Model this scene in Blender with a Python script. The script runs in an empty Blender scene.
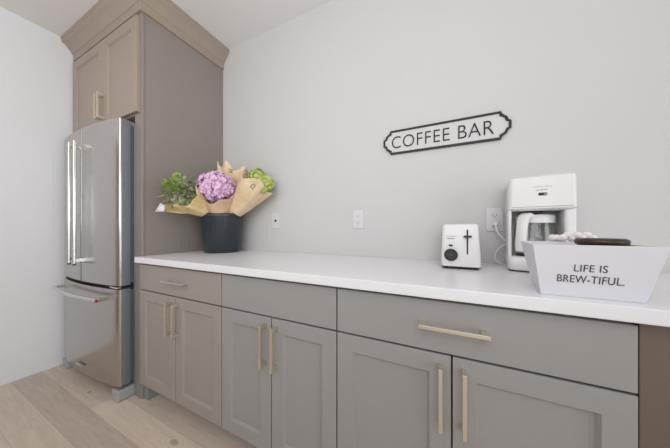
import bpy, bmesh, math, random
from mathutils import Vector, Matrix
random.seed(7)
scene = bpy.context.scene
COL = scene.collection
PI = math.pi

# ------------------------------------------------------------------ helpers
def C(r, g, b):
    def l(v):
        v /= 255.0
        return v / 12.92 if v <= 0.04045 else ((v + 0.055) / 1.055) ** 2.4
    return (l(r), l(g), l(b), 1.0)

def new_mat(name):
    m = bpy.data.materials.new(name)
    m.use_nodes = True
    nt = m.node_tree
    return m, nt, nt.nodes['Principled BSDF']

def paint(name, col, rough=0.5, var=0.04, scale=6.0, bump=0.0, bscale=200.0, metallic=0.0, coat=0.0):
    """painted / plastic surface with a faint mottling and grain"""
    m, nt, b = new_mat(name)
    tc = nt.nodes.new('ShaderNodeTexCoord')
    n = nt.nodes.new('ShaderNodeTexNoise'); n.inputs['Scale'].default_value = scale
    n.inputs['Detail'].default_value = 3
    nt.links.new(tc.outputs['Object'], n.inputs['Vector'])
    mix = nt.nodes.new('ShaderNodeMix'); mix.data_type = 'RGBA'
    mix.inputs['A'].default_value = tuple(c * (1 - var) for c in col[:3]) + (1,)
    mix.inputs['B'].default_value = tuple(min(1, c * (1 + var)) for c in col[:3]) + (1,)
    nt.links.new(n.outputs['Fac'], mix.inputs['Factor'])
    nt.links.new(mix.outputs['Result'], b.inputs['Base Color'])
    b.inputs['Roughness'].default_value = rough
    b.inputs['Metallic'].default_value = metallic
    b.inputs['Coat Weight'].default_value = coat
    if bump > 0:
        n2 = nt.nodes.new('ShaderNodeTexNoise'); n2.inputs['Scale'].default_value = bscale
        nt.links.new(tc.outputs['Object'], n2.inputs['Vector'])
        bp = nt.nodes.new('ShaderNodeBump'); bp.inputs['Strength'].default_value = bump
        bp.inputs['Distance'].default_value = 0.002
        nt.links.new(n2.outputs['Fac'], bp.inputs['Height'])
        nt.links.new(bp.outputs['Normal'], b.inputs['Normal'])
    return m

def brushed(name, col, rough=0.25, stretch=(1, 1, 60), aniso=0.4):
    m, nt, b = new_mat(name)
    tc = nt.nodes.new('ShaderNodeTexCoord')
    mp = nt.nodes.new('ShaderNodeMapping'); mp.inputs['Scale'].default_value = stretch
    n = nt.nodes.new('ShaderNodeTexNoise'); n.inputs['Scale'].default_value = 8.0; n.inputs['Detail'].default_value = 4
    nt.links.new(tc.outputs['Object'], mp.inputs['Vector']); nt.links.new(mp.outputs['Vector'], n.inputs['Vector'])
    mr = nt.nodes.new('ShaderNodeMapRange')
    mr.inputs['To Min'].default_value = rough - 0.05; mr.inputs['To Max'].default_value = rough + 0.06
    nt.links.new(n.outputs['Fac'], mr.inputs['Value']); nt.links.new(mr.outputs['Result'], b.inputs['Roughness'])
    b.inputs['Base Color'].default_value = col
    b.inputs['Metallic'].default_value = 1.0
    b.inputs['Anisotropic'].default_value = aniso
    return m

def finish(name, bm, mat, parent=None, bevel=0.0, seg=2, smooth=True, angle=40, loc=None):
    bmesh.ops.remove_doubles(bm, verts=bm.verts, dist=1e-6)
    bmesh.ops.recalc_face_normals(bm, faces=bm.faces)
    me = bpy.data.meshes.new(name)
    bm.to_mesh(me); bm.free()
    if mat: me.materials.append(mat)
    if smooth:
        for p in me.polygons: p.use_smooth = True
        me.set_sharp_from_angle(angle=math.radians(angle))
    o = bpy.data.objects.new(name, me)
    COL.objects.link(o)
    if parent: o.parent = parent
    if loc: o.location = loc
    if bevel > 0:
        md = o.modifiers.new('edge', 'BEVEL'); md.width = bevel; md.segments = seg
        md.limit_method = 'ANGLE'; md.angle_limit = math.radians(38)
        wn = o.modifiers.new('normals', 'WEIGHTED_NORMAL'); wn.keep_sharp = False
    return o

def thing(name, label, cat, loc=(0, 0, 0), rotz=0.0, group=None):
    o = bpy.data.objects.new(name, None)
    o.empty_display_size = 0.05
    COL.objects.link(o)
    o.location = loc; o.rotation_euler = (0, 0, rotz)
    o['label'] = label; o['category'] = cat
    if group: o['group'] = group
    return o

def tag(o, label, cat, group=None):
    o['label'] = label; o['category'] = cat
    if group: o['group'] = group
    return o

def struct(o):
    o['kind'] = 'structure'; return o

def B(): return bmesh.new()

def box(bm, x0, x1, y0, y1, z0, z1):
    v = [bm.verts.new(p) for p in ((x0,y0,z0),(x1,y0,z0),(x1,y1,z0),(x0,y1,z0),(x0,y0,z1),(x1,y0,z1),(x1,y1,z1),(x0,y1,z1))]
    for f in ((0,3,2,1),(4,5,6,7),(0,1,5,4),(1,2,6,5),(2,3,7,6),(3,0,4,7)):
        bm.faces.new([v[i] for i in f])
    return bm

def loops(bm, rings, close=True, cap0=True, cap1=True):
    """bridge rings of points"""
    vs = [[bm.verts.new(p) for p in r] for r in rings]
    n = len(vs[0])
    for a, b in zip(vs[:-1], vs[1:]):
        for i in range(n if close else n - 1):
            j = (i + 1) % n
            bm.faces.new((a[i], a[j], b[j], b[i]))
    if cap0: bm.faces.new(list(reversed(vs[0])))
    if cap1: bm.faces.new(vs[-1])
    return bm

def prism_z(bm, pts, z0, z1):
    return loops(bm, [[(x, y, z0) for x, y in pts], [(x, y, z1) for x, y in pts]])

def prism_y(bm, pts, y0, y1):
    return loops(bm, [[(x, y0, z) for x, z in pts], [(x, y1, z) for x, z in pts]])

def lathe(bm, prof, n=40, cx=0, cy=0, cap0=True, cap1=True):
    rings = [[(cx + r * math.cos(2*PI*i/n), cy + r * math.sin(2*PI*i/n), z) for i in range(n)] for r, z in prof]
    return loops(bm, rings, True, cap0, cap1)

def tube(bm, pts, r, n=10):
    pts = [Vector(p) for p in pts]
    rings = []
    up = Vector((0.13, 0.27, 0.95))
    for i, p in enumerate(pts):
        d = (pts[min(i+1, len(pts)-1)] - pts[max(i-1, 0)]).normalized()
        if abs(d.dot(up)) > 0.95: up = Vector((0.95, 0.2, 0.1))
        e1 = d.cross(up).normalized(); e2 = e1.cross(d).normalized()
        up = e2
        rr = r[i] if isinstance(r, (list, tuple)) else r
        rings.append([tuple(p + (e1*math.cos(2*PI*k/n) + e2*math.sin(2*PI*k/n)) * rr) for k in range(n)])
    return loops(bm, rings)

def bez(p0, p1, p2, p3, n=14):
    out = []
    for i in range(n + 1):
        t = i / n; s = 1 - t
        out.append(tuple(s**3*a + 3*s*s*t*b + 3*s*t*t*c + t**3*d for a, b, c, d in zip(p0, p1, p2, p3)))
    return out

def disc_y(bm, cx, cz, r, y0, y1, n=32):
    return prism_y(bm, [(cx + r*math.cos(2*PI*i/n), cz + r*math.sin(2*PI*i/n)) for i in range(n)], y0, y1)

def rrect(x0, x1, z0, z1, r, n=5):
    pts = []
    for cx, cz, a in ((x1-r, z0+r, -PI/2), (x1-r, z1-r, 0), (x0+r, z1-r, PI/2), (x0+r, z0+r, PI)):
        for i in range(n + 1):
            t = a + PI/2 * i / n
            pts.append((cx + r*math.cos(t), cz + r*math.sin(t)))
    return pts

def shaker(bm, x0, x1, z0, z1, yf, th=0.02, st=0.060, rec=0.012, bev=0.008):
    def ring(i, y): return [(x0+i, y, z0+i), (x1-i, y, z0+i), (x1-i, y, z1-i), (x0+i, y, z1-i)]
    return loops(bm, [ring(0, yf+th), ring(0, yf+0.0015), ring(0.0015, yf), ring(st, yf), ring(st+bev, yf+rec)])

def text_mesh(name, s, width, height, mat, parent, matrix, depth=0.001, thin=0.0, spacing=1.0, align_center=True):
    cu = bpy.data.curves.new(name, 'FONT')
    cu.body = s; cu.size = 1.0; cu.extrude = 0.0; cu.offset = thin; cu.space_character = spacing
    cu.resolution_u = 6
    to = bpy.data.objects.new(name + '_source', cu); COL.objects.link(to)
    dg = bpy.context.evaluated_depsgraph_get()
    me = bpy.data.meshes.new_from_object(to.evaluated_get(dg))
    bpy.data.objects.remove(to); bpy.data.curves.remove(cu)
    bm = bmesh.new(); bm.from_mesh(me); bpy.data.meshes.remove(me)
    xs = [v.co.x for v in bm.verts]; ys = [v.co.y for v in bm.verts]
    mnx, mxx, mny, mxy = min(xs), max(xs), min(ys), max(ys)
    ext = bmesh.ops.extrude_face_region(bm, geom=list(bm.faces))
    top = [g for g in ext['geom'] if isinstance(g, bmesh.types.BMVert)]
    for v in top: v.co.z += 1.0
    for v in bm.verts:
        v.co = Vector(((v.co.x - (mnx+mxx)/2) / (mxx-mnx) * width, (v.co.y - (mny+mxy)/2) / (mxy-mny) * height, v.co.z * depth))
    bmesh.ops.recalc_face_normals(bm, faces=bm.faces)
    bm.transform(matrix)
    me = bpy.data.meshes.new(name); bm.to_mesh(me); bm.free()
    me.materials.append(mat)
    o = bpy.data.objects.new(name, me); COL.objects.link(o); o.parent = parent
    return o

# ------------------------------------------------------------------ materials
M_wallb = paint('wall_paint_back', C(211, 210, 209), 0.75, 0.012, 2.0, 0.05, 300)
M_wall_lit = paint('wall_paint_left_lit', C(236, 237, 240), 0.75, 0.012, 2.0, 0.05, 300)  # same paint as the back wall; the left wall's brighter light is in this colour
M_ceil = paint('ceiling_paint', C(236, 234, 233), 0.8, 0.012, 2.0)
M_cab = paint('taupe_cabinet_paint', C(160, 157, 155), 0.42, 0.02, 3.0, 0.03, 250)
M_cabw = paint('warm_taupe_cabinet_paint', C(166, 151, 138), 0.45, 0.02, 3.0, 0.03, 250)
M_cabm = paint('mid_taupe_cabinet_paint', C(163, 154, 147), 0.42, 0.02, 3.0, 0.03, 250)
M_cabs = paint('shaded_taupe_cabinet_paint', C(146, 138, 131), 0.45, 0.02, 3.0, 0.03, 250)  # darkened copy of the cabinet paint, shade of the side put into the colour
M_brown = paint('brown_laminate', C(112, 96, 86), 0.55, 0.06, 5.0)
M_kick = paint('toe_kick_paint', C(140, 140, 142), 0.5, 0.03, 3.0)
M_quartz = paint('white_quartz', C(238, 238, 241), 0.28, 0.012, 9.0)
M_nickel = brushed('champagne_nickel', C(228, 222, 204), 0.4, (20, 20, 1), 0.2)
M_steel = brushed('brushed_stainless', C(192, 188, 184), 0.22, (80, 1, 1), 0.5)
M_steelh = brushed('polished_stainless_handle', C(222, 220, 217), 0.17, (1, 1, 20), 0.2)
M_fside = paint('grey_appliance_paint', C(122, 126, 132), 0.4, 0.03, 20, 0.08, 400, metallic=0.3)
M_fgrey = paint('grey_foot_plastic', C(168, 170, 172), 0.4, 0.03)
M_dark = paint('dark_gasket', C(48, 48, 52), 0.6, 0.05)
M_gask = paint('grey_gasket', C(104, 108, 114), 0.6, 0.05)
M_black = paint('black_plastic', C(34, 33, 34), 0.45, 0.05)
M_signblk = paint('black_sign_enamel', C(24, 23, 24), 0.5, 0.05)
M_signwht = paint('white_sign_enamel', C(214, 213, 213), 0.65, 0.01)
M_white = paint('white_appliance_plastic', C(234, 233, 232), 0.3, 0.01, 5, coat=0.2)
M_plate = paint('white_outlet_plastic', C(221, 221, 222), 0.35, 0.01)
M_red = paint('red_enamel', C(165, 40, 45), 0.3, 0.05)
M_greyink = paint('grey_ink', C(150, 148, 148), 0.6, 0.03)
M_darkink = paint('dark_ink', C(60, 60, 62), 0.6, 0.03)
M_tray = paint('white_painted_wood', C(222, 222, 228), 0.5, 0.012, 8.0, 0.04, 150)
M_bucket = paint('dark_slate_plastic', C(46, 53, 61), 0.3, 0.06, 4.0)
M_choc = paint('dark_brown_glaze', C(60, 44, 36), 0.35, 0.12, 12.0)
M_bead = paint('white_bead', C(240, 234, 230), 0.6, 0.04, 40)
M_stem = paint('stem_green', C(110, 130, 70), 0.6, 0.15, 20)
M_mark = paint('printed_label_black', C(52, 46, 40), 0.6, 0.05)
M_sticker = paint('white_sticker', C(236, 234, 238), 0.4, 0.02)
M_wood_door = paint('brown_wood_door', C(150, 122, 100), 0.5, 0.10, 4)

def petal_mat(name, cols, scale):
    m, nt, b = new_mat(name)
    tc = nt.nodes.new('ShaderNodeTexCoord')
    n = nt.nodes.new('ShaderNodeTexNoise'); n.inputs['Scale'].default_value = scale; n.inputs['Detail'].default_value = 2
    r = nt.nodes.new('ShaderNodeValToRGB')
    r.color_ramp.elements[0].position = 0.32; r.color_ramp.elements[0].color = cols[0]
    r.color_ramp.elements[1].position = 0.68; r.color_ramp.elements[1].color = cols[2]
    e = r.color_ramp.elements.new(0.5); e.color = cols[1]
    nt.links.new(tc.outputs['Object'], n.inputs['Vector']); nt.links.new(n.outputs['Fac'], r.inputs['Fac'])
    nt.links.new(r.outputs['Color'], b.inputs['Base Color'])
    b.inputs['Roughness'].default_value = 0.6
    b.inputs['Subsurface Weight'].default_value = 0.15
    b.inputs['Subsurface Radius'].default_value = (0.01, 0.006, 0.006)
    return m
M_pink = petal_mat('pink_petals', (C(212, 160, 204), C(232, 192, 224), C(248, 230, 244)), 45)
M_lime = petal_mat('lime_petals', (C(164, 182, 84), C(196, 208, 118), C(220, 226, 160)), 40)
M_leaf = petal_mat('green_leaves', (C(104, 140, 44), C(148, 182, 72), C(196, 210, 134)), 35)
M_sage = petal_mat('sage_leaves', (C(142, 156, 116), C(176, 184, 146), C(206, 208, 178)), 35)
def kraft_mat(name, a, b2, c):
    m = petal_mat(name, (a, b2, c), 9)
    b = m.node_tree.nodes['Principled BSDF']; b.inputs['Subsurface Weight'].default_value = 0.0
    b.inputs['Roughness'].default_value = 0.7
    return m
M_kraft = kraft_mat('kraft_paper', C(214, 188, 146), C(228, 204, 166), C(236, 216, 186))
M_kraftp = kraft_mat('peach_kraft_paper', C(206, 166, 132), C(220, 184, 152), C(230, 202, 176))
M_krafty = kraft_mat('golden_kraft_paper', C(208, 180, 112), C(222, 200, 144), C(236, 220, 180))

def clear_mat(name, tint, gloss=0.25, base=0.1):
    m, nt, b = new_mat(name)
    out = nt.nodes['Material Output']
    tr = nt.nodes.new('ShaderNodeBsdfTransparent'); tr.inputs['Color'].default_value = tint
    gl = nt.nodes.new('ShaderNodeBsdfGlossy'); gl.inputs['Roughness'].default_value = 0.12
    n = nt.nodes.new('ShaderNodeTexNoise'); n.inputs['Scale'].default_value = 22
    tc = nt.nodes.new('ShaderNodeTexCoord'); nt.links.new(tc.outputs['Object'], n.inputs['Vector'])
    bp = nt.nodes.new('ShaderNodeBump'); bp.inputs['Strength'].default_value = 0.25; bp.inputs['Distance'].default_value = 0.01
    nt.links.new(n.outputs['Fac'], bp.inputs['Height']); nt.links.new(bp.outputs['Normal'], gl.inputs['Normal'])
    fr = nt.nodes.new('ShaderNodeFresnel'); fr.inputs['IOR'].default_value = 1.45
    ad = nt.nodes.new('ShaderNodeMath'); ad.operation = 'MULTIPLY_ADD'
    ad.inputs[1].default_value = gloss * 3; ad.inputs[2].default_value = base
    nt.links.new(fr.outputs['Fac'], ad.inputs[0])
    mx = nt.nodes.new('ShaderNodeMixShader')
    nt.links.new(ad.outputs[0], mx.inputs[0]); nt.links.new(tr.outputs[0], mx.inputs[1]); nt.links.new(gl.outputs[0], mx.inputs[2])
    nt.links.new(mx.outputs[0], out.inputs['Surface'])
    return m
M_cello = clear_mat('clear_cellophane', (0.95, 0.95, 0.92, 1), 0.35, 0.16)
M_glass = clear_mat('carafe_glass', (0.88, 0.88, 0.88, 1), 0.2, 0.10)

# oak plank floor: rows along x, each plank its own tone, grain and a few knots
def floor_mat():
    m, nt, b = new_mat('oak_plank_floor')
    N = nt.nodes; L = nt.links
    def math_(op, a, v=None, c=None):
        n = N.new('ShaderNodeMath'); n.operation = op
        for i, q in enumerate((a, v, c)):
            if q is None: continue
            if isinstance(q, (int, float)): n.inputs[i].default_value = q
            else: L.new(q, n.inputs[i])
        return n.outputs[0]
    geo = N.new('ShaderNodeNewGeometry')
    sp = N.new('ShaderNodeSeparateXYZ'); L.new(geo.outputs['Position'], sp.inputs[0])
    yy = math_('MULTIPLY_ADD', sp.outputs['Y'], 1/0.1375, 0.775/0.1375 + 40)
    row = math_('FLOOR', yy); fy = math_('FRACT', yy)
    wr = N.new('ShaderNodeTexWhiteNoise'); wr.noise_dimensions = '1D'; L.new(row, wr.inputs['W'])
    xx = math_('MULTIPLY_ADD', sp.outputs['X'], 1/1.9, math_('MULTIPLY', wr.outputs['Value'], 7.0))
    colm = math_('FLOOR', xx); fx = math_('FRACT', xx)
    idv = N.new('ShaderNodeCombineXYZ'); L.new(colm, idv.inputs[0]); L.new(row, idv.inputs[1])
    wn = N.new('ShaderNodeTexWhiteNoise'); wn.noise_dimensions = '2D'; L.new(idv.outputs[0], wn.inputs['Vector'])
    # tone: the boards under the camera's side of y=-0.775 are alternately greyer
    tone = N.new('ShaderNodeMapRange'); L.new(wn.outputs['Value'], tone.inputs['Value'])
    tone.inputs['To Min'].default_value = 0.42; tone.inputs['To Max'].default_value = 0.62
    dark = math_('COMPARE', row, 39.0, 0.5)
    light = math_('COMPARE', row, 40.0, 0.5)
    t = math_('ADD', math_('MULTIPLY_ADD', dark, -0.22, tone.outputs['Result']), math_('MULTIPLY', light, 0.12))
    # grain
    mp = N.new('ShaderNodeMapping'); mp.inputs['Scale'].default_value = (2.2, 26, 1)
    L.new(geo.outputs['Position'], mp.inputs['Vector'])
    off = N.new('ShaderNodeVectorMath'); off.operation = 'ADD'; L.new(mp.outputs[0], off.inputs[0])
    sc = N.new('ShaderNodeVectorMath'); sc.operation = 'SCALE'; L.new(wn.outputs['Color'], sc.inputs[0]); sc.inputs['Scale'].default_value = 30
    L.new(sc.outputs[0], off.inputs[1])
    g = N.new('ShaderNodeTexNoise'); g.inputs['Scale'].default_value = 1.6; g.inputs['Detail'].default_value = 5; g.inputs['Distortion'].default_value = 1.2
    L.new(off.outputs[0], g.inputs['Vector'])
    # knots
    mk = N.new('ShaderNodeMapping'); mk.inputs['Scale'].default_value = (3.2, 6.5, 1); mk.inputs['Location'].default_value = (0.35, 0.12, 0)
    L.new(geo.outputs['Position'], mk.inputs['Vector'])
    vo = N.new('ShaderNodeTexVoronoi'); vo.inputs['Scale'].default_value = 1.0; L.new(mk.outputs[0], vo.inputs['Vector'])
    kn = N.new('ShaderNodeMapRange'); kn.inputs['From Min'].default_value = 0.04; kn.inputs['From Max'].default_value = 0.12
    kn.inputs['To Min'].default_value = 1; kn.inputs['To Max'].default_value = 0
    L.new(vo.outputs['Distance'], kn.inputs['Value'])
    rg = math_('SINE', math_('MULTIPLY', vo.outputs['Distance'], 60.0))
    halo = N.new('ShaderNodeMapRange'); halo.inputs['From Min'].default_value = 0.05; halo.inputs['From Max'].default_value = 0.42
    halo.inputs['To Min'].default_value = 1; halo.inputs['To Max'].default_value = 0
    L.new(vo.outputs['Distance'], halo.inputs['Value'])
    ringv = math_('MULTIPLY', math_('MULTIPLY', rg, halo.outputs[0]), 0.14)
    fac = math_('ADD', math_('MULTIPLY_ADD', math_('SUBTRACT', g.outputs['Fac'], 0.5), 0.75, t), ringv)
    ramp = N.new('ShaderNodeValToRGB')
    ramp.color_ramp.elements[0].position = 0.0; ramp.color_ramp.elements[0].color = C(186, 171, 158)
    ramp.color_ramp.elements[1].position = 1.0; ramp.color_ramp.elements[1].color = C(236, 221, 204)
    e = ramp.color_ramp.elements.new(0.5); e.color = C(214, 198, 183)
    L.new(fac, ramp.inputs['Fac'])
    mx = N.new('ShaderNodeMix'); mx.data_type = 'RGBA'; L.new(math_('MULTIPLY', kn.outputs[0], 0.5), mx.inputs['Factor'])
    L.new(ramp.outputs['Color'], mx.inputs['A']); mx.inputs['B'].default_value = C(96, 76, 62)
    # seams
    s1 = math_('LESS_THAN', fy, 0.012); s2 = math_('LESS_THAN', fx, 0.0012)
    seam = math_('MULTIPLY', math_('MAXIMUM', s1, s2), 0.35)
    mx2 = N.new('ShaderNodeMix'); mx2.data_type = 'RGBA'; L.new(seam, mx2.inputs['Factor'])
    L.new(mx.outputs['Result'], mx2.inputs['A']); mx2.inputs['B'].default_value = C(90, 76, 66)
    L.new(mx2.outputs['Result'], b.inputs['Base Color'])
    b.inputs['Roughness'].default_value = 0.5
    return m
M_floor = floor_mat()

# ------------------------------------------------------------------ the room
XL, XR, YB, ZC = -2.79, 3.4, -4.6, 2.652
struct(finish('floor', box(B(), XL-0.1, XR, YB, 0.1, -0.08, 0), M_floor))
struct(finish('ceiling', box(B(), XL-0.1, XR, YB, 0.1, ZC, ZC+0.08), M_ceil))
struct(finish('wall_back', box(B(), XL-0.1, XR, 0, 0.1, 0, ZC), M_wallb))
struct(finish('wall_left', box(B(), XL-0.1, XL, YB, 0, 0, ZC), M_wall_lit))
# flush wood door further along the left wall (its reflection warms the fridge doors)
d1 = finish('door_1', shaker(B(), -0.42, 0.42, 0.01, 2.05, -0.02, 0.02, 0.11, 0.008, 0.01), M_wood_door)
d1.location = (XL + 0.001, -2.05, 0); d1.rotation_euler = (0, 0, PI/2); struct(d1)

# ------------------------------------------------------------------ pulls
def bar_pull(bm, p0, p1, yd, proj=0.034, w=0.011):
    """square bar between p0 and p1 (x,z), posts at its ends going back to the door at y = yd"""
    (xa, za), (xb, zb) = p0, p1
    yb = yd - proj
    h = w / 2
    if abs(xa - xb) < 1e-6:
        box(bm, xa-h, xa+h, yb-h, yb+h, za, zb)
        for z in (za + 0.011, zb - 0.011): box(bm, xa-h*1.05, xa+h*1.05, yb, yd, z-0.009, z+0.009)
    else:
        box(bm, xa, xb, yb-h, yb+h, za-h, za+h)
        for x in (xa + 0.011, xb - 0.011): box(bm, x-0.009, x+0.009, yb, yd, za-h*1.05, za+h*1.05)
    return bm

# ------------------------------------------------------------------ base cabinets
YD = -0.61          # face of doors and drawers
def base_cabinet(x0, x1, label, pull, mat):
    t = thing('base_cabinet', label, 'cabinet', ((x0+x1)/2, 0, 0), 0, 'base cabinets under the worktop')
    w = (x1 - x0) / 2; g = 0.0024
    finish('carcass', box(B(), -w+0.0005, w-0.0005, -0.555, -0.004, 0.116, 0.885), mat, t)
    finish('toe_kick', box(B(), -w+0.0005, w-0.0005, -0.515, -0.495, 0.001, 0.1155), M_kick, t)
    if pull == 0.02:
        finish('leg', box(B(), -w+0.0005, -w+0.05, -0.585, -0.5155, 0.0, 0.1135), M_kick, t)
    dr = finish('drawer_front', box(B(), -w+g, w-g, YD, -0.5565, 0.7155, 0.873), mat, t, bevel=0.0025)
    if pull is not None:
        finish('handle', bar_pull(B(), (pull-0.092, 0.800), (pull+0.092, 0.800), YD), M_nickel, dr, bevel=0.001)
    for s in (-1, 1):
        a, b2 = (-w+g, -g) if s < 0 else (g, w-g)
        d = finish('door', shaker(B(), a, b2, 0.114, 0.7090, YD, 0.0535), mat, t)
        hx = s * 0.031
        finish('handle', bar_pull(B(), (hx, 0.498), (hx, 0.684), YD), M_nickel, d, bevel=0.001)
    return t
XA, XB_, XC_, XD = -1.7445, -0.985, -0.3575, 0.410
base_cabinet(XA, XB_, 'taupe shaker base cabinet right beside the fridge with bar pulls on drawer and doors', 0.02, M_cabm)
base_cabinet(XB_, XC_, 'narrower middle taupe base cabinet whose drawer front has no pull', None, M_cab)
base_cabinet(XC_, XD, 'wide taupe base cabinet under the toaster and coffee maker with a long drawer pull', 0.0, M_cab)
p = finish('end_panel', box(B(), XD+0.001, 0.95, -0.606, -0.004, 0.0, 0.885), M_brown, bevel=0.002)
tag(p, 'plain brown panel below the right end of the white worktop', 'panel')

ct = finish('countertop', box(B(), -1.744, 0.97, -0.638, -0.002, 0.886, 0.922), M_quartz, bevel=0.003)
tag(ct, 'long white quartz worktop running along the wall over the base cabinets', 'countertop')

# ------------------------------------------------------------------ tall fridge surround
tc_ = thing('tall_fridge_cabinet', 'tall taupe cabinet surround with crown molding enclosing the refrigerator', 'cabinet', (-2.265, 0, 0))
ox = -2.265
def sx(a): return a - ox
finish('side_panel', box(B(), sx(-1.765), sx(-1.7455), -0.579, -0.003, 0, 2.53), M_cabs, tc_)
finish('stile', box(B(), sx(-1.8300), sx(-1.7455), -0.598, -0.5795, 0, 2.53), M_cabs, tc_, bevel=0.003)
finish('side_panel', box(B(), sx(-2.786), sx(-2.768), -0.597, -0.003, 0, 2.53), M_cabw, tc_)
finish('cabinet_box', box(B(), sx(-2.7675), sx(-1.8305), -0.597, -0.003, 1.845, 2.53), M_cabw, tc_)
for a, b2, hx in ((-2.765, -2.2270, -2.247), (-2.2240, -1.766, -2.204)):
    d = finish('door', shaker(B(), sx(a), sx(b2), 1.853, 2.470, -0.619, 0.0212, 0.062), M_cabw, tc_)
    finish('handle', bar_pull(B(), (sx(hx), 1.885), (sx(hx), 2.07), -0.619), M_nickel, d, bevel=0.001)
# crown: profile carried along the front and round the right side with a mitre
prof = [(0.001, 2.496), (0.012, 2.496), (0.012, 2.549), (0.018, 2.552), (0.021, 2.560), (0.028, 2.570), (0.038, 2.584),
        (0.049, 2.597), (0.058, 2.605), (0.068, 2.611), (0.074, 2.619), (0.074, 2.633), (0.080, 2.637), (0.080, 2.651), (0.001, 2.651)]
bm = B()
yf, xr = -0.5985, -1.745
rings = []
for o_, z in prof:
    rings.append([(sx(-2.788), yf - o_, z), (sx(xr + o_), yf - o_, z), (sx(xr + o_), -0.003, z)])
vs = [[bm.verts.new(q) for q in r] for r in rings]
for a, b2 in zip(vs, vs[1:] + vs[:1]):
    for i in range(2): bm.faces.new((a[i], a[i+1], b2[i+1], b2[i]))
bm.faces.new([r[0] for r in vs]); bm.faces.new([r[2] for r in reversed(vs)])
finish('crown_molding', bm, M_cabw, tc_, angle=25)

# ------------------------------------------------------------------ refrigerator
fx = -2.285
fr = thing('refrigerator', 'stainless steel french door refrigerator with bottom freezer inside the tall cabinet', 'refrigerator', (fx, 0, 0))
W = 0.448
finish('body', box(B(), -W, W, -0.598, -0.03, 0.05, 1.775), M_fside, fr, bevel=0.004)
def front_y(x):   # bowed front
    return -0.712 + 0.036 * (x / W) ** 2
def door_poly(x0, x1, yb, n=12, r=0.011):
    pts = [(x0, yb)]
    fr_ = [(x0 + (x1 - x0) * i / n, front_y(x0 + (x1 - x0) * i / n)) for i in range(n + 1)]
    def corner(p, sgn):
        x, y = p
        return [(x, y + r), (x + sgn*r*0.29, y + r*0.29), (x + sgn*r, y)]
    a = corner(fr_[0], 1); b3 = list(reversed(corner(fr_[-1], -1)))
    return pts + a + fr_[1:-1] + b3 + [(x1, yb)]
def sides(o):     # the flanks of a door are painted, only its bowed face is steel
    o.data.materials.append(M_fside)
    for p in o.data.polygons:
        if abs(p.normal.x) > 0.98: p.material_index = 1
for s in (-1, 1):
    a, b2 = (-W, -0.0015) if s < 0 else (0.0015, W)
    d = finish('door', prism_z(B(), door_poly(a, b2, -0.618), 0.735, 1.80), M_steel, fr, angle=50)
    sides(d)
    finish('gasket', box(B(), a+0.012, b2-0.012, -0.6178, -0.599, 0.745, 1.77), M_gask, d)
    hx = s * 0.044 + 0.006
    yh = -0.757
    bm = tube(B(), [(hx, yh, 0.862 + (1.69-0.862) * i / 6) for i in range(7)], 0.0095, 16)
    for z in (0.885, 1.672): box(bm, hx-0.009, hx+0.009, yh+0.004, front_y(hx)+0.004, z-0.011, z+0.011)
    h = finish('handle', bm, M_steelh, d, angle=50)
    finish('end_cap', tube(B(), [(hx, yh, 0.8615), (hx, yh, 0.852)], 0.0090, 16), M_black, h)
fz = finish('freezer_drawer', prism_z(B(), door_poly(-W, W, -0.618, 20), 0.098, 0.712), M_steel, fr, angle=50)
sides(fz)
finish('gasket', box(B(), -W+0.012, W-0.012, -0.6178, -0.599, 0.105, 0.70), M_gask, fz)
pts = []
for i in range(21):
    x = -0.385 + 0.77 * i / 20
    pts.append((x, -0.770 + 0.030 * (x / 0.385) ** 2, 0.655))
bm = tube(B(), pts, 0.0105, 16)
for s in (-1, 1):
    x = s * 0.362
    box(bm, x-0.012, x+0.012, -0.742, front_y(x)+0.004, 0.645, 0.667)
hz = finish('handle', bm, M_steelh, fz, angle=50)
mb = B(); disc_y(mb, 0.372, 0.655, 0.0125, -0.7595, -0.7535, 20)
finish('medallion', mb, M_red, hz)['label'] = 'small round red emblem at the end of the bar'
bm = B(); box(bm, -0.05, 0.05, -0.7245, -0.719, 0.148, 0.160)
finish('badge', bm, M_fgrey, fz, bevel=0.0015)
finish('hinge_strip', box(B(), -W+0.004, W-0.004, -0.664, -0.60, 0.7125, 0.7345), M_dark, fr)
finish('hinge_bracket', box(B(), W-0.10, W-0.004, -0.686, -0.6, 0.7185, 0.7285), M_steelh, fr, bevel=0.002)
for s in (-1, 1):
    bm = B(); box(bm, s*(W-0.055)-0.035, s*(W-0.055)+0.035, -0.66, -0.52, 1.7755, 1.806)
    finish('hinge_cover', bm, M_fgrey, fr, bevel=0.006, seg=3)
    bm = B(); box(bm, s*(W-0.043)-0.042, s*(W-0.043)+0.042, -0.684, -0.55, 0.0, 0.072)
    finish('foot', bm, M_fgrey, fr, bevel=0.012, seg=3)
finish('kick_grille', box(B(), -W+0.09, W-0.09, -0.61, -0.599, 0.012, 0.09), M_dark, fr)

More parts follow.
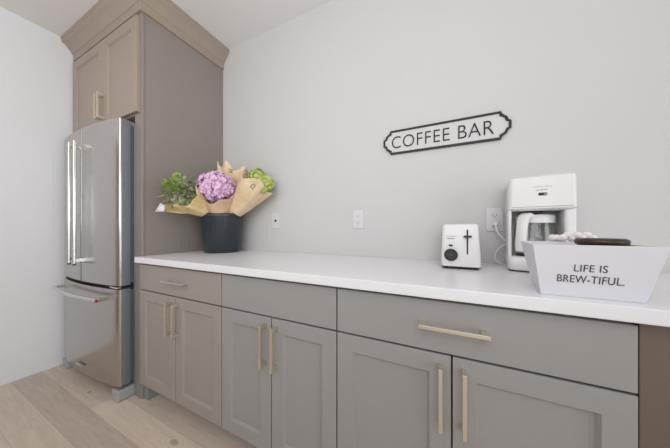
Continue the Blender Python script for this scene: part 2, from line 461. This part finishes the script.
# ------------------------------------------------------------------ outlets
def outlet(x, z, label, kind):
    t = thing('wall_outlet', label, 'outlet', (x, 0, z), 0, 'wall plates above the worktop')
    pl = finish('cover_plate', prism_y(B(), rrect(-0.036, 0.036, -0.059, 0.059, 0.005), -0.0065, -0.0005), M_plate, t, bevel=0.0025)
    if kind == 'jack':
        s_ = finish('jack', prism_y(B(), rrect(-0.008, 0.008, -0.009, 0.009, 0.002), -0.009, -0.0066), M_black, t)
    else:
        for dz in (0.0205, -0.0205):
            sk = finish('socket', prism_y(B(), rrect(-0.0165, 0.0165, dz-0.0145, dz+0.0145, 0.008), -0.0085, -0.0066), M_plate, t)
            bm = B()
            box(bm, -0.0085, -0.0060, -0.0089, -0.0086, dz-0.003, dz+0.006)
            box(bm, 0.0060, 0.0085, -0.0089, -0.0086, dz-0.003, dz+0.006)
            disc_y(bm, 0, dz-0.0085, 0.003, -0.0089, -0.0086, 12)
            finish('slots', bm, M_greyink, sk)
    return t
outlet(-1.155, 1.160, 'white wall plate with one small black jack, right of the flower bucket', 'jack')
outlet(-0.487, 1.160, 'white double outlet on the wall halfway between bucket and toaster, nothing plugged in', 'duplex')
outlet(0.238, 1.145, 'white double outlet between toaster and coffee maker with a cord plugged in', 'duplex')

# ------------------------------------------------------------------ coffee bar sign
sg = thing('wall_sign', 'white plaque sign with black notched border reading COFFEE BAR on the wall', 'sign', (-0.008, 0, 1.612))
def plaque(k):   # k = inset
    hw, hh = 0.314, 0.070
    P = [(0.272, hh), (0.276, 0.058), (0.288, 0.046), (0.297, 0.040), (0.303, 0.024), (hw, 0.018)]
    q = [(x - k*(0.7 if i == 0 else 1.0), z - (k if z > 0.05 else k*0.45)) for i, (x, z) in enumerate(P)]
    q[0] = (P[0][0] - k*0.55, P[0][1] - k)
    right = q + [(x, -z) for x, z in reversed(q)]
    return right + [(-x, z) for x, z in reversed(right)]
finish('backing_panel', prism_y(B(), plaque(0.002), -0.008, -0.001), M_signwht, sg, smooth=False)
bm = B()
o1, i1 = plaque(0.0), plaque(0.0105)
loops(bm, [[(x, -0.0085, z) for x, z in i1], [(x, -0.013, z) for x, z in i1], [(x, -0.013, z) for x, z in o1], [(x, -0.0005, z) for x, z in o1]], True, False, False)
finish('border', bm, M_signblk, sg, smooth=False)
for word, cx_, wd in (('COFFEE', -0.110, 0.308), ('BAR', 0.164, 0.158)):
    T = Matrix.Translation((cx_, -0.0085, -0.001)) @ Matrix.Rotation(PI/2, 4, 'X')
    text_mesh('lettering', word, wd, 0.069, M_signblk, sg, T, 0.003, thin=-0.014, spacing=1.06)

# ------------------------------------------------------------------ toaster
to = thing('toaster', 'compact white toaster with black dial and lever standing left of the coffee maker', 'toaster', (0.072, -0.27, 0.922))
def rr_ring(hx0, hx1, hy0, hy1, z, r, n=5):
    return [(x, y, z) for x, y in rrect(hx0, hx1, hy0, hy1, r, n)]
bm = B()
D_ = 0.245
loops(bm, [rr_ring(-0.073, 0.073, 0.002, D_, 0.012, 0.012), rr_ring(-0.0765, 0.0765, 0, D_+0.002, 0.018, 0.014),
           rr_ring(-0.0745, 0.072, 0.001, D_+0.001, 0.10, 0.014), rr_ring(-0.071, 0.066, 0.002, D_, 0.185, 0.014),
           rr_ring(-0.069, 0.064, 0.004, D_-0.002, 0.192, 0.013), rr_ring(-0.062, 0.057, 0.010, D_-0.008, 0.196, 0.012)])
finish('body', bm, M_white, to, angle=60)
for x in (-0.058, 0.058):
    for y in (0.02, D_-0.02):
        finish('foot', tube(B(), [(x, y, 0), (x, y, 0.0118)], 0.010, 14), M_dark, to)
for x in (-0.028, 0.024):
    finish('bread_slot', box(B(), x-0.011, x+0.011, 0.045, D_-0.045, 0.1955, 0.1968), M_dark, to)
finish('base_line', box(B(), -0.072, 0.072, 0.003, D_-0.003, 0.0085, 0.0119), M_dark, to)
dl = finish('dial', disc_y(B(), -0.038, 0.062, 0.0265, -0.011, 0.002, 40), M_black, to, bevel=0.003)
bm = B()
for i in range(5):
    a = i * PI / 5 + 0.3
    tube(bm, [(-0.038 - 0.02*math.cos(a), -0.0113, 0.062 - 0.02*math.sin(a)), (-0.038 + 0.02*math.cos(a), -0.0113, 0.062 + 0.02*math.sin(a))], 0.0009, 6)
finish('grip_ridges', bm, paint('dial_grey', C(92, 90, 90), 0.5), dl)
finish('lever_slot', prism_y(B(), rrect(0.022, 0.0275, 0.066, 0.172, 0.0026), -0.001, 0.004), M_black, to)
finish('lever', prism_y(B(), rrect(0.010, 0.040, 0.139, 0.146, 0.003), -0.020, 0.001), M_black, to, bevel=0.001)
finish('button', prism_y(B(), rrect(-0.046, -0.031, 0.099, 0.107, 0.003), -0.003, 0.003), M_black, to, bevel=0.001)
bm = B()
for i, wd in enumerate((0.006, 0.004, 0.007, 0.005, 0.006)): box(bm, -0.056 + i*0.0082, -0.056 + i*0.0082 + wd, -0.0006, 0.003, 0.1425, 0.1445)
finish('printed_mark', bm, M_greyink, to)
bm = B()
for i, wd in enumerate((0.005, 0.003, 0.005, 0.003, 0.004)): box(bm, -0.052 + i*0.0058, -0.052 + i*0.0058 + wd, -0.0006, 0.003, 0.132, 0.1345)
finish('printed_mark', bm, M_darkink, to)

# ------------------------------------------------------------------ coffee maker
cm = thing('coffee_maker', 'white drip coffee maker with glass carafe standing behind the lettered tray', 'coffee maker', (0.346, -0.245, 0.922), math.radians(-9))
HW, DP, HT = 0.102, 0.225, 0.385
def shell(z0, z1, hw0, hw1, y0=0.0, y1=DP, r=0.022, e=0.006):
    bm = B()
    loops(bm, [rr_ring(-hw0+e, hw0-e, y0+e, y1-e, z0, r), rr_ring(-hw0, hw0, y0, y1, z0+e, r),
               rr_ring(-hw1, hw1, y0, y1, z1-e, r), rr_ring(-hw1+e, hw1-e, y0+e, y1-e, z1, r)])
    return bm
finish('base', shell(0.006, 0.062, HW, HW), M_white, cm, angle=60)
finish('base_seal', shell(0.0, 0.0062, HW-0.006, HW-0.006, 0.006, DP-0.006), M_dark, cm, angle=60)
finish('brew_head', shell(0.248, HT, HW, HW-0.003, r=0.016, e=0.008), M_white, cm, angle=42)
finish('water_tank', box(B(), -HW+0.004, HW-0.004, 0.150, DP-0.003, 0.058, 0.252), M_white, cm, bevel=0.006)
finish('side_post', prism_z(B(), rrect(-HW+0.001, -HW+0.013, 0.012, 0.17, 0.005), 0.058, 0.252), M_white, cm)
finish('side_post', prism_z(B(), rrect(HW-0.034, HW-0.001, 0.012, 0.17, 0.010), 0.058, 0.252), M_white, cm)
finish('hot_plate', lathe(B(), [(0.062, 0.0605), (0.062, 0.0655), (0.058, 0.067)], 36, -0.010, 0.080), M_dark, cm)
finish('drip_spout', box(B(), -0.032, 0.012, 0.045, 0.115, 0.238, 0.2478), M_black, cm, bevel=0.002)
finish('head_seam', box(B(), -HW+0.012, HW-0.012, -0.0006, 0.01, 0.2605, 0.2622), M_greyink, cm)
sw = finish('power_switch', prism_y(B(), rrect(-0.008, 0.018, 0.304, 0.315, 0.004), -0.002, 0.004), M_black, cm)
finish('switch_rocker', prism_y(B(), rrect(0.0085, 0.0165, 0.3055, 0.3135, 0.003), -0.0035, -0.0021), M_greyink, sw)
bm = B()
for i in range(13): tube(bm, [(-0.023 + i*0.0043, -0.0006, 0.337 + 0.0022*math.sin(i*1.9)), (-0.0208 + i*0.0043, -0.0006, 0.340 - 0.0022*math.sin(i*1.3))], 0.0008, 5)
finish('printed_mark', bm, M_greyink, cm)
bm = B()
for i, wd in enumerate((0.004, 0.003, 0.005, 0.003, 0.005, 0.003)): box(bm, -0.014 + i*0.0058, -0.014 + i*0.0058 + wd, -0.0006, 0.003, 0.3245, 0.3268)
finish('printed_mark', bm, M_darkink, cm)
# carafe (lifts off the plate, stands on its own)
cf = thing('carafe', 'glass coffee carafe with white lid and handle inside the coffee maker', 'carafe',
           tuple(Vector(cm.location) + Matrix.Rotation(math.radians(-9), 3, 'Z') @ Vector((-0.010, 0.080, 0.0672))))
finish('glass_jug', lathe(B(), [(0.054, 0.0), (0.064, 0.006), (0.071, 0.03), (0.071, 0.06), (0.067, 0.10), (0.062, 0.130), (0.061, 0.136)], 40, cap1=False), M_glass, cf, angle=70)
finish('band', lathe(B(), [(0.0615, 0.132), (0.064, 0.132), (0.064, 0.152), (0.0615, 0.152)], 40, cap0=False, cap1=False), M_white, cf)
finish('lid', lathe(B(), [(0.064, 0.1523), (0.066, 0.158), (0.060, 0.164), (0.03, 0.167), (0.001, 0.1675)], 40), M_white, cf, angle=50)
# handle: a broad white grip, off the front-left of the jug, flaring downwards
u = Vector((-0.62, -0.785, 0)).normalized(); sd = Vector((-u.y, u.x, 0))
secs = [(0.050, 0.158, 0.022), (0.066, 0.161, 0.020), (0.082, 0.153, 0.019), (0.092, 0.135, 0.018), (0.099, 0.095, 0.018), (0.104, 0.050, 0.018), (0.104, 0.018, 0.017)]
bm = B(); rings = []
th = 0.011
for i, (rr_, z, w) in enumerate(secs):
    a = secs[max(i-1, 0)]; b2 = secs[min(i+1, len(secs)-1)]
    t2 = Vector((b2[0]-a[0], b2[1]-a[1])).normalized(); nrm = Vector((-t2.y, t2.x))
    if nrm.x < 0 and nrm.y < 0: nrm = -nrm
    c0 = u * rr_ + Vector((0, 0, z)); n3 = u * nrm.x + Vector((0, 0, nrm.y))
    rings.append([tuple(c0 + sd*(w*cx_) + n3*(th*cy_)) for cx_, cy_ in ((-1, -0.5), (-0.75, -1), (0.75, -1), (1, -0.5), (1, 0.5), (0.75, 1), (-0.75, 1), (-1, 0.5))])
loops(bm, rings)
finish('handle', bm, M_white, cf, angle=60)
# cord and plug
lc = Matrix.Rotation(math.radians(9), 3, 'Z')
def L(x, y, z): return tuple(lc @ (Vector((x, y, z)) - Vector(cm.location)))
cd = finish('power_cord', tube(B(), [L(*q) for q in bez((0.238, -0.036, 1.122), (0.236, -0.065, 1.06), (0.262, -0.05, 1.06), (0.285, -0.045, 1.025), 16)], 0.0042, 8), M_white, cm)
bm = B(); loops(bm, [[L(0.238+x, y, 1.1245+z) for x, z in rrect(-k, k, -k*1.1, k*1.1, 0.004)] for y, k in ((-0.0092, 0.0125), (-0.025, 0.0125), (-0.04, 0.008))])
finish('plug', bm, M_white, cd)
bm = tube(B(), [L(*q) for q in bez((0.283, -0.046, 1.03), (0.225, -0.03, 0.99), (0.215, -0.04, 0.94), (0.265, -0.05, 0.928), 16)], 0.0028, 8)
finish('cord_slack', bm, M_white, cd)

# ------------------------------------------------------------------ lettered tray and what it holds
ty = thing('lettered_tray', 'white flared wooden tray reading LIFE IS BREW-TIFUL. at the front worktop edge', 'tray', (0.334, -0.594, 0.9222), math.radians(1.0))
def tray_ring(fx0, fx1, y0, y1, z): return [(fx0, y0, z), (fx1, y0, z), (fx1-0.030, y1, z), (fx0+0.030, y1, z)]
bm = B()
bw, tw, dp, fl, H = 0.096, 0.120, 0.160, 0.024, 0.134
k = 0.008
loops(bm, [tray_ring(-bw+k, bw-k, k, dp-k, 0.008), tray_ring(-tw+k, tw-k, -fl+k, dp+fl-k, H),
           tray_ring(-tw, tw, -fl, dp+fl, H), tray_ring(-bw, bw, 0, dp, 0)], cap0=True, cap1=True)
finish('tray_body', bm, M_tray, ty, bevel=0.0012, smooth=True)
tilt = math.atan2(fl, H)
def tray_text(s, w, h, x, zz):
    t = zz / H
    T = Matrix.Translation((x, -fl*t - 0.0003, zz)) @ Matrix.Rotation(PI/2 + tilt, 4, 'X')
    text_mesh('printed_line', s, w, h, M_darkink, ty, T, 0.0008, thin=-0.004, spacing=1.05)
tray_text('LIFE IS', 0.060, 0.0180, -0.005, 0.0765)
tray_text('BREW-TIFUL.', 0.121, 0.0190, -0.005, 0.0480)

jx, jy = 0.384, -0.525
jr = thing('dark_brown_jar', 'dark brown round lidded jar whose lid shows above the lettered tray', 'jar', (jx, jy, 0.9305))
finish('jar_body', lathe(B(), [(0.040, 0.0), (0.044, 0.004), (0.046, 0.06), (0.046, 0.118), (0.042, 0.122)], 40), M_choc, jr, angle=50)
finish('lid', lathe(B(), [(0.043, 0.1222), (0.048, 0.125), (0.0500, 0.131), (0.0485, 0.137), (0.043, 0.1405), (0.001, 0.1415)], 48), M_choc, jr, angle=70)
# bead garland lying along the tray's rear rim, behind the lid
gy = -0.592 + dp + fl - 0.006
gl = thing('bead_garland', 'string of white beads along the rear rim behind the dark brown lid', 'garland', (0.375, gy, 1.0562))
bp_ = []
for i in range(9):
    lx = -0.052 + i * 0.0118
    bp_.append((lx, 0.001 + 0.0175 * (lx + 0.04) + 0.003 * math.sin(i * 2.1), 0.0112 + 0.009 * (i % 2) * (i > 1)))
finish('string', tube(B(), bp_, 0.0012, 6), M_bead, gl)
for (x, y, z) in bp_:
    bm = B(); bmesh.ops.create_icosphere(bm, subdivisions=2, radius=0.0108 + random.uniform(0, 0.0020), matrix=Matrix.Translation((x, y, z)))
    finish('bead', bm, M_bead, gl)

# ------------------------------------------------------------------ flower bucket and bouquets
bx, by = -1.525, -0.182
bk = thing('flower_bucket', 'dark slate plastic bucket on the worktop holding wrapped bouquets', 'bucket', (bx, by, 0.9222))
finish('bucket_wall', lathe(B(), [(0.120, 0.0), (0.124, 0.003), (0.150, 0.278), (0.146, 0.278), (0.121, 0.006), (0.001, 0.006)], 56, cap1=True), M_bucket, bk, angle=50)
finish('rim', lathe(B(), [(0.1503, 0.262), (0.157, 0.264), (0.158, 0.286), (0.154, 0.289), (0.1468, 0.287), (0.1468, 0.2785), (0.1503, 0.2785)], 56, cap0=False, cap1=False), M_bucket, bk, angle=50)

class Cone:
    """a wrapped sheet: flared, rippled, open cone around an axis"""
    def __init__(s, base, tip, r0, r1, e1=(0.903, 0.429, 0), sx_=1.0, sy_=1.0, rip=0.006, k=7, edge=None, pw=0.9, seed=0):
        s.b = Vector(base); ax = Vector(tip) - s.b; s.len = ax.length; s.ax = ax.normalized()
        e = Vector(e1); s.e1 = (e - s.ax * e.dot(s.ax)).normalized(); s.e2 = s.ax.cross(s.e1).normalized()
        s.r0, s.r1, s.sx, s.sy, s.rip, s.k, s.edge, s.pw, s.ph = r0, r1, sx_, sy_, rip, k, edge or (lambda a: 1.0), pw, seed
    def pt(s, a, t, off=0.0):
        t2 = t * s.edge(a)
        r = s.r0 + (s.r1 - s.r0) * (t2 ** s.pw) + s.rip * t2 * (math.sin(s.k*a + s.ph) + 0.6*math.sin(2.3*s.k*a + 2*s.ph + 3*t2)) + off
        return s.b + s.ax * (s.len * t2) + s.e1 * (math.cos(a) * r * s.sx) + s.e2 * (math.sin(a) * r * s.sy)
    def mesh(s, a0, a1, nu=56, nv=14):
        bm = B()
        g = [[bm.verts.new(s.pt(a0 + (a1-a0)*i/nu, j/nv)) for i in range(nu+1)] for j in range(nv+1)]
        for j in range(nv):
            for i in range(nu): bm.faces.new((g[j][i], g[j][i+1], g[j+1][i+1], g[j+1][i]))
        return bm
    def patch(s, a, t, w, h, rot, outline, off=0.004):
        """small rectangle lying on the sheet (outline = line width, 0 = solid)"""
        bm = B(); P = s.pt(a, t, off)
        da = (s.pt(a+0.02, t, off) - s.pt(a-0.02, t, off)).normalized(); dt = (s.pt(a, t+0.02, off) - s.pt(a, t-0.02, off))
        n = da.cross(dt).normalized(); dt = n.cross(da)
        X = da*math.cos(rot) + dt*math.sin(rot); Y = -da*math.sin(rot) + dt*math.cos(rot)
        def ring(k): return [tuple(P + X*(qx*(w/2-k)) + Y*(qy*(h/2-k))) for qx, qy in ((-1,-1),(1,-1),(1,1),(-1,1))]
        if outline: loops(bm, [ring(0), ring(outline)], True, False, False)
        else: bm.faces.new([bm.verts.new(q) for q in ring(0)])
        return bm

def local(bm, loc):
    bm.transform(Matrix.Translation(-Vector(loc))); return bm

def sheet(name, bm, mat, parent, loc, thick=0.0012):
    o = finish(name, local(bm, loc), mat, parent, angle=180)
    md = o.modifiers.new('paper', 'SOLIDIFY'); md.thickness = thick; md.offset = 0
    return o

def floret(bm, c, n, r, twist, petals=4, cup=0.35):
    n = n.normalized(); e1 = n.orthogonal().normalized(); e1 = Matrix.Rotation(twist, 3, n) @ e1; e2 = n.cross(e1)
    cv = bm.verts.new(c)
    for k_ in range(petals):
        a = 2*PI*k_/petals; hw_ = PI/petals * 0.95
        def P(ang, rr_, h_): return bm.verts.new(c + (e1*math.cos(ang) + e2*math.sin(ang))*rr_ + n*h_)
        l1 = P(a-hw_, r*0.62, r*cup*0.7); r1 = P(a+hw_, r*0.62, r*cup*0.7)
        l2 = P(a-hw_*0.55, r*0.98, r*cup); r2 = P(a+hw_*0.55, r*0.98, r*cup); m_ = P(a, r*0.55, r*cup*0.25)
        bm.faces.new((cv, l1, m_)); bm.faces.new((cv, m_, r1)); bm.faces.new((l1, l2, m_)); bm.faces.new((l2, r2, m_)); bm.faces.new((r2, r1, m_))

def mophead(center, rad, n, fr_, scale=(1, 1, 0.85), seed=1):
    bm = B(); rnd = random.Random(seed)
    # small core so nothing shows through
    bmesh.ops.create_icosphere(bm, subdivisions=3, radius=rad*0.86, matrix=Matrix.Translation(center) @ Matrix.Diagonal((*scale, 1)))
    for i in range(n):
        z = 1 - 2*(i+0.5)/n; ph = i * 2.39996
        d = Vector((math.sqrt(1-z*z)*math.cos(ph), math.sqrt(1-z*z)*math.sin(ph), z))
        d += Vector((rnd.uniform(-.12, .12), rnd.uniform(-.12, .12), rnd.uniform(-.12, .12))); d.normalize()
        q = Vector((d.x*scale[0], d.y*scale[1], d.z*scale[2])) * rad * rnd.uniform(0.88, 1.03)
        floret(bm, Vector(center) + q, d, fr_ * rnd.uniform(0.85, 1.2), rnd.uniform(0, 6.28))
    return bm

def leaf(bm, base, d, up, ln, wd, fold=0.25, curl=0.25):
    d = d.normalized(); s_ = d.cross(up).normalized(); n = s_.cross(d).normalized()
    prof_ = [(0, 0.08), (0.25, 0.8), (0.5, 1.0), (0.75, 0.7), (1.0, 0.03)]
    rows = []
    for t, w in prof_:
        c = base + d*(ln*t) - n*(curl*ln*t*t)
        rows.append([bm.verts.new(c - s_*(wd*w) + n*(wd*w*fold)), bm.verts.new(c), bm.verts.new(c + s_*(wd*w) + n*(wd*w*fold))])
    for a, b2 in zip(rows[:-1], rows[1:]):
        for i in (0, 1): bm.faces.new((a[i], a[i+1], b2[i+1], b2[i]))

def stems(parent, loc, a, b2, n, spread, seed):
    rnd = random.Random(seed)
    for i in range(n):
        o1_ = Vector((rnd.uniform(-1, 1), rnd.uniform(-1, 1), 0)) * spread
        bm = tube(B(), [Vector(a) + o1_*0.7, (Vector(a)+Vector(b2))/2 + o1_*0.5, Vector(b2) + o1_*0.6], 0.004, 6)
        finish('stem', local(bm, loc), M_stem, parent)

GRP = 'wrapped bouquets in the bucket'
# pink hydrangea bouquet in peach kraft paper, front centre
L0 = (-1.480, -0.235, 0.96)
q = thing('flower_bouquet', 'bouquet with one big pink hydrangea head in peach kraft paper', 'bouquet', L0, 0, GRP)
stems(q, L0, (-1.50, -0.20, 0.94), (-1.44, -0.29, 1.33), 4, 0.012, 3)
hc = Vector((-1.437, -0.297, 1.392))
finish('blossom', local(mophead(hc, 0.108, 170, 0.024, (1.06, 1.06, 0.92), 5), L0), M_pink, q, smooth=False)
def edge_p(a):     # lower in front of the flower, higher behind
    return 0.68 + 0.38 * (0.5 + 0.5*math.sin(a)) + 0.05*math.sin(5*a)
cn = Cone((-1.487, -0.225, 1.165), (-1.432, -0.300, 1.385), 0.040, 0.128, rip=0.004, k=6, edge=edge_p, pw=0.8)
sheet('paper_wrapper', cn.mesh(0, 2*PI, 72, 14), M_kraftp, q, L0)

# lime bouquet in brown kraft paper leaning right
L1 = (-1.46, -0.165, 0.96)
q = thing('flower_bouquet', 'bouquet of lime green blossoms in brown kraft paper leaning out to the right', 'bouquet', L1, 0, GRP)
stems(q, L1, (-1.53, -0.18, 0.95), (-1.30, -0.14, 1.36), 4, 0.012, 4)
for i, (c, r_) in enumerate((((-1.235, -0.120, 1.470), 0.060), ((-1.175, -0.105, 1.425), 0.058), ((-1.265, -0.085, 1.505), 0.045), ((-1.160, -0.150, 1.390), 0.040))):
    finish('blossom', local(mophead(Vector(c), r_, 80, 0.017, (1.1, 0.9, 1.0), 20+i), L1), M_lime, q, smooth=False)
def edge_r(a): return 0.86 + 0.16*math.sin(a + 2.6) + 0.05*math.sin(4*a + 1)
cr = Cone((-1.475, -0.180, 1.175), (-1.195, -0.125, 1.455), 0.040, 0.128, sx_=1.0, sy_=0.85, rip=0.005, k=6, edge=edge_r, pw=0.85, seed=1.3)
pw_ = sheet('paper_wrapper', cr.mesh(0, 2*PI, 72, 14), M_kraft, q, L1)

# bouquet standing at the back, mostly its paper showing
L2 = (-1.56, -0.13, 0.96)
q = thing('flower_bouquet', 'tall kraft paper wrapped bouquet standing behind the pink hydrangea', 'bouquet', L2, 0, GRP)
stems(q, L2, (-1.54, -0.16, 0.95), (-1.49, -0.12, 1.45), 4, 0.012, 6)
def edge_b(a): return 0.93 - 0.05*math.sin(a) + 0.07*math.sin(6*a + 0.5)
cb = Cone((-1.535, -0.150, 1.18), (-1.430, -0.130, 1.575), 0.040, 0.115, sx_=1.15, sy_=0.70, rip=0.010, k=6, edge=edge_b, pw=0.8, seed=0.4)
sheet('paper_wrapper', cb.mesh(0, 2*PI, 72, 14), M_kraft, q, L2)
BACK, BACKL, RIGHT, RIGHTL = (q, L2), cb, pw_, cr

# green leafy bouquet in clear wrap, lying out over the rim to the left
L3 = (-1.58, -0.30, 0.96)
q = thing('flower_bouquet', 'leafy green bouquet in clear wrap and golden paper lying out over the left rim', 'bouquet', L3, 0, GRP)
stems(q, L3, (-1.50, -0.17, 0.95), (-1.55, -0.35, 1.24), 4, 0.012, 8)
rnd = random.Random(11)
bm = B(); bs = B()
fc = Vector((-1.555, -0.475, 1.345))
for i in range(300):
    d = Vector((rnd.gauss(0, 1), rnd.gauss(0, 1), rnd.gauss(0.15, 1))).normalized()
    rr_ = 0.092 * rnd.random() ** 0.4
    pz = fc + Vector((d.x*rr_*1.0, d.y*rr_*1.0, d.z*rr_*0.95))
    tgt = bm if (d.x*0.903 + d.y*0.429 < 0.25 and d.z > -0.35) else bs
    leaf(tgt, pz, (d + Vector((0, 0, 0.35))), Vector((rnd.uniform(-.4, .4), rnd.uniform(-.4, .4), 1)), rnd.uniform(0.028, 0.046), rnd.uniform(0.009, 0.014))
finish('foliage', local(bm, L3), M_leaf, q, smooth=False)
finish('pale_foliage', local(bs, L3), M_sage, q, smooth=False)
def edge_c(a): return 0.74 + 0.10*math.sin(3*a + 0.5) + 0.04*math.sin(7*a)
cc = Cone((-1.525, -0.270, 1.205), (-1.565, -0.490, 1.355), 0.030, 0.125, sx_=1.0, sy_=1.0, rip=0.009, k=6, edge=edge_c, pw=0.8, seed=2)
finish('clear_wrapper', local(cc.mesh(0.2, 1.25*PI, 50, 12), L3), M_cello, q, angle=180)
sheet('paper_wrapper', cc.mesh(-0.75*PI, 0.2, 40, 12), M_krafty, q, L3)
# golden paper: an under-sheet reaching from the bucket mouth to the tip at lower left
bm = B()
A0, A1 = Vector((-1.490, -0.270, 1.226)), Vector((-1.672, -0.545, 1.206))
B0, B1 = Vector((-1.455, -0.300, 1.40)), Vector((-1.640, -0.530, 1.262))
nu, nv = 22, 8
g = []
for j in range(nv+1):
    row = []
    for i in range(nu+1):
        s_, t_ = i/nu, j/nv
        a_ = A0.lerp(A1, s_); b_ = Vector(B0).lerp(B1, s_ ** 0.7)
        p_ = a_.lerp(b_, t_)
        p_ += Vector((-0.787, 0.616, 0)) * (0.13*t_*math.sin(PI*min(1, s_*0.9)) - 0.012) + Vector((0, 0, 0.004*math.sin(9*s_ + 3*t_) - 0.010*math.sin(PI*s_)*(1-t_)))
        row.append(bm.verts.new(p_))
    g.append(row)
for j in range(nv):
    for i in range(nu): bm.faces.new((g[j][i], g[j][i+1], g[j+1][i+1], g[j+1][i]))
sheet('paper_flap', bm, M_krafty, q, L3)
bm = B()
TL = [(-1.673, -0.552, 1.204), (-1.610, -0.530, 1.207), (-1.610, -0.526, 1.245), (-1.640, -0.536, 1.262)]
bm.faces.new([bm.verts.new(Vector(z) + Vector((0.006, -0.012, 0.002))) for z in TL])
sheet('sticker', bm, M_sticker, q, L3)['label'] = 'white sticker at the tip of the wrap'

# printed outlines on the papers
def put_mark(cone, a, t, rot, parent, loc):
    finish('printed_label', local(cone.patch(a, t, 0.036, 0.022, rot, 0.004), loc), M_mark, parent, smooth=False)
LABELS = []
put_mark(cb, -1.62, 0.92, 0.9, BACK[0], L2)
put_mark(cb, -0.72, 0.92, 0.4, BACK[0], L2)
put_mark(cr, -PI/2 + 0.1, 0.84, 1.2, RIGHT.parent, L1)

# ------------------------------------------------------------------ light
w = bpy.data.worlds.new('world'); scene.world = w; w.use_nodes = True
wn_ = w.node_tree
bg = wn_.nodes['Background']; bg.inputs['Color'].default_value = (0.97, 0.975, 1.0, 1); bg.inputs['Strength'].default_value = 0.215
def area(name, loc, target, sx_, sy_, power, col):
    li = bpy.data.lights.new(name, 'AREA'); li.shape = 'RECTANGLE'; li.size = sx_; li.size_y = sy_; li.energy = power; li.color = col
    o = bpy.data.objects.new(name, li); COL.objects.link(o); o.location = loc
    o.rotation_euler = (Vector(target) - Vector(loc)).to_track_quat('-Z', 'Y').to_euler()
    return o
area('window_light', (3.3, -2.0, 1.2), (-2.6, -1.0, 0.4), 2.2, 2.0, 36, (0.95, 0.98, 1.0))
area('ceiling_light', (-0.2, -2.3, 2.6), (-0.4, -1.4, 0), 2.2, 1.4, 19, (0.98, 0.98, 1.0))
area('rear_window_light', (0.9, -4.4, 1.2), (-2.6, -0.8, 0.2), 2.2, 2.0, 21, (0.95, 0.98, 1.0))

area('ceiling_fill', (-0.6, -2.2, 1.75), (-1.1, -1.2, 2.65), 2.6, 1.6, 22, (0.97, 0.98, 1.0))  # added fill lamp with no fixture, faces up to brighten the ceiling

# ------------------------------------------------------------------ camera
F_PX = 225.95
cam = bpy.data.cameras.new('camera'); co = bpy.data.objects.new('camera', cam); COL.objects.link(co)
co.location = (0, -1.378, 1.0957); co.rotation_euler = (PI/2, 0, 0.443)
cam.sensor_fit = 'HORIZONTAL'; cam.sensor_width = 36.0; cam.lens = 36.0 * F_PX / 670.0
cam.shift_x = 0.0; cam.shift_y = (229.14 - 224.0) / 670.0
cam.clip_start = 0.01; cam.clip_end = 60
scene.camera = co
scene.cycles.transparent_max_bounces = 24
scene.view_settings.view_transform = 'Standard'
scene.view_settings.look = 'None'
scene.view_settings.exposure = 0.0
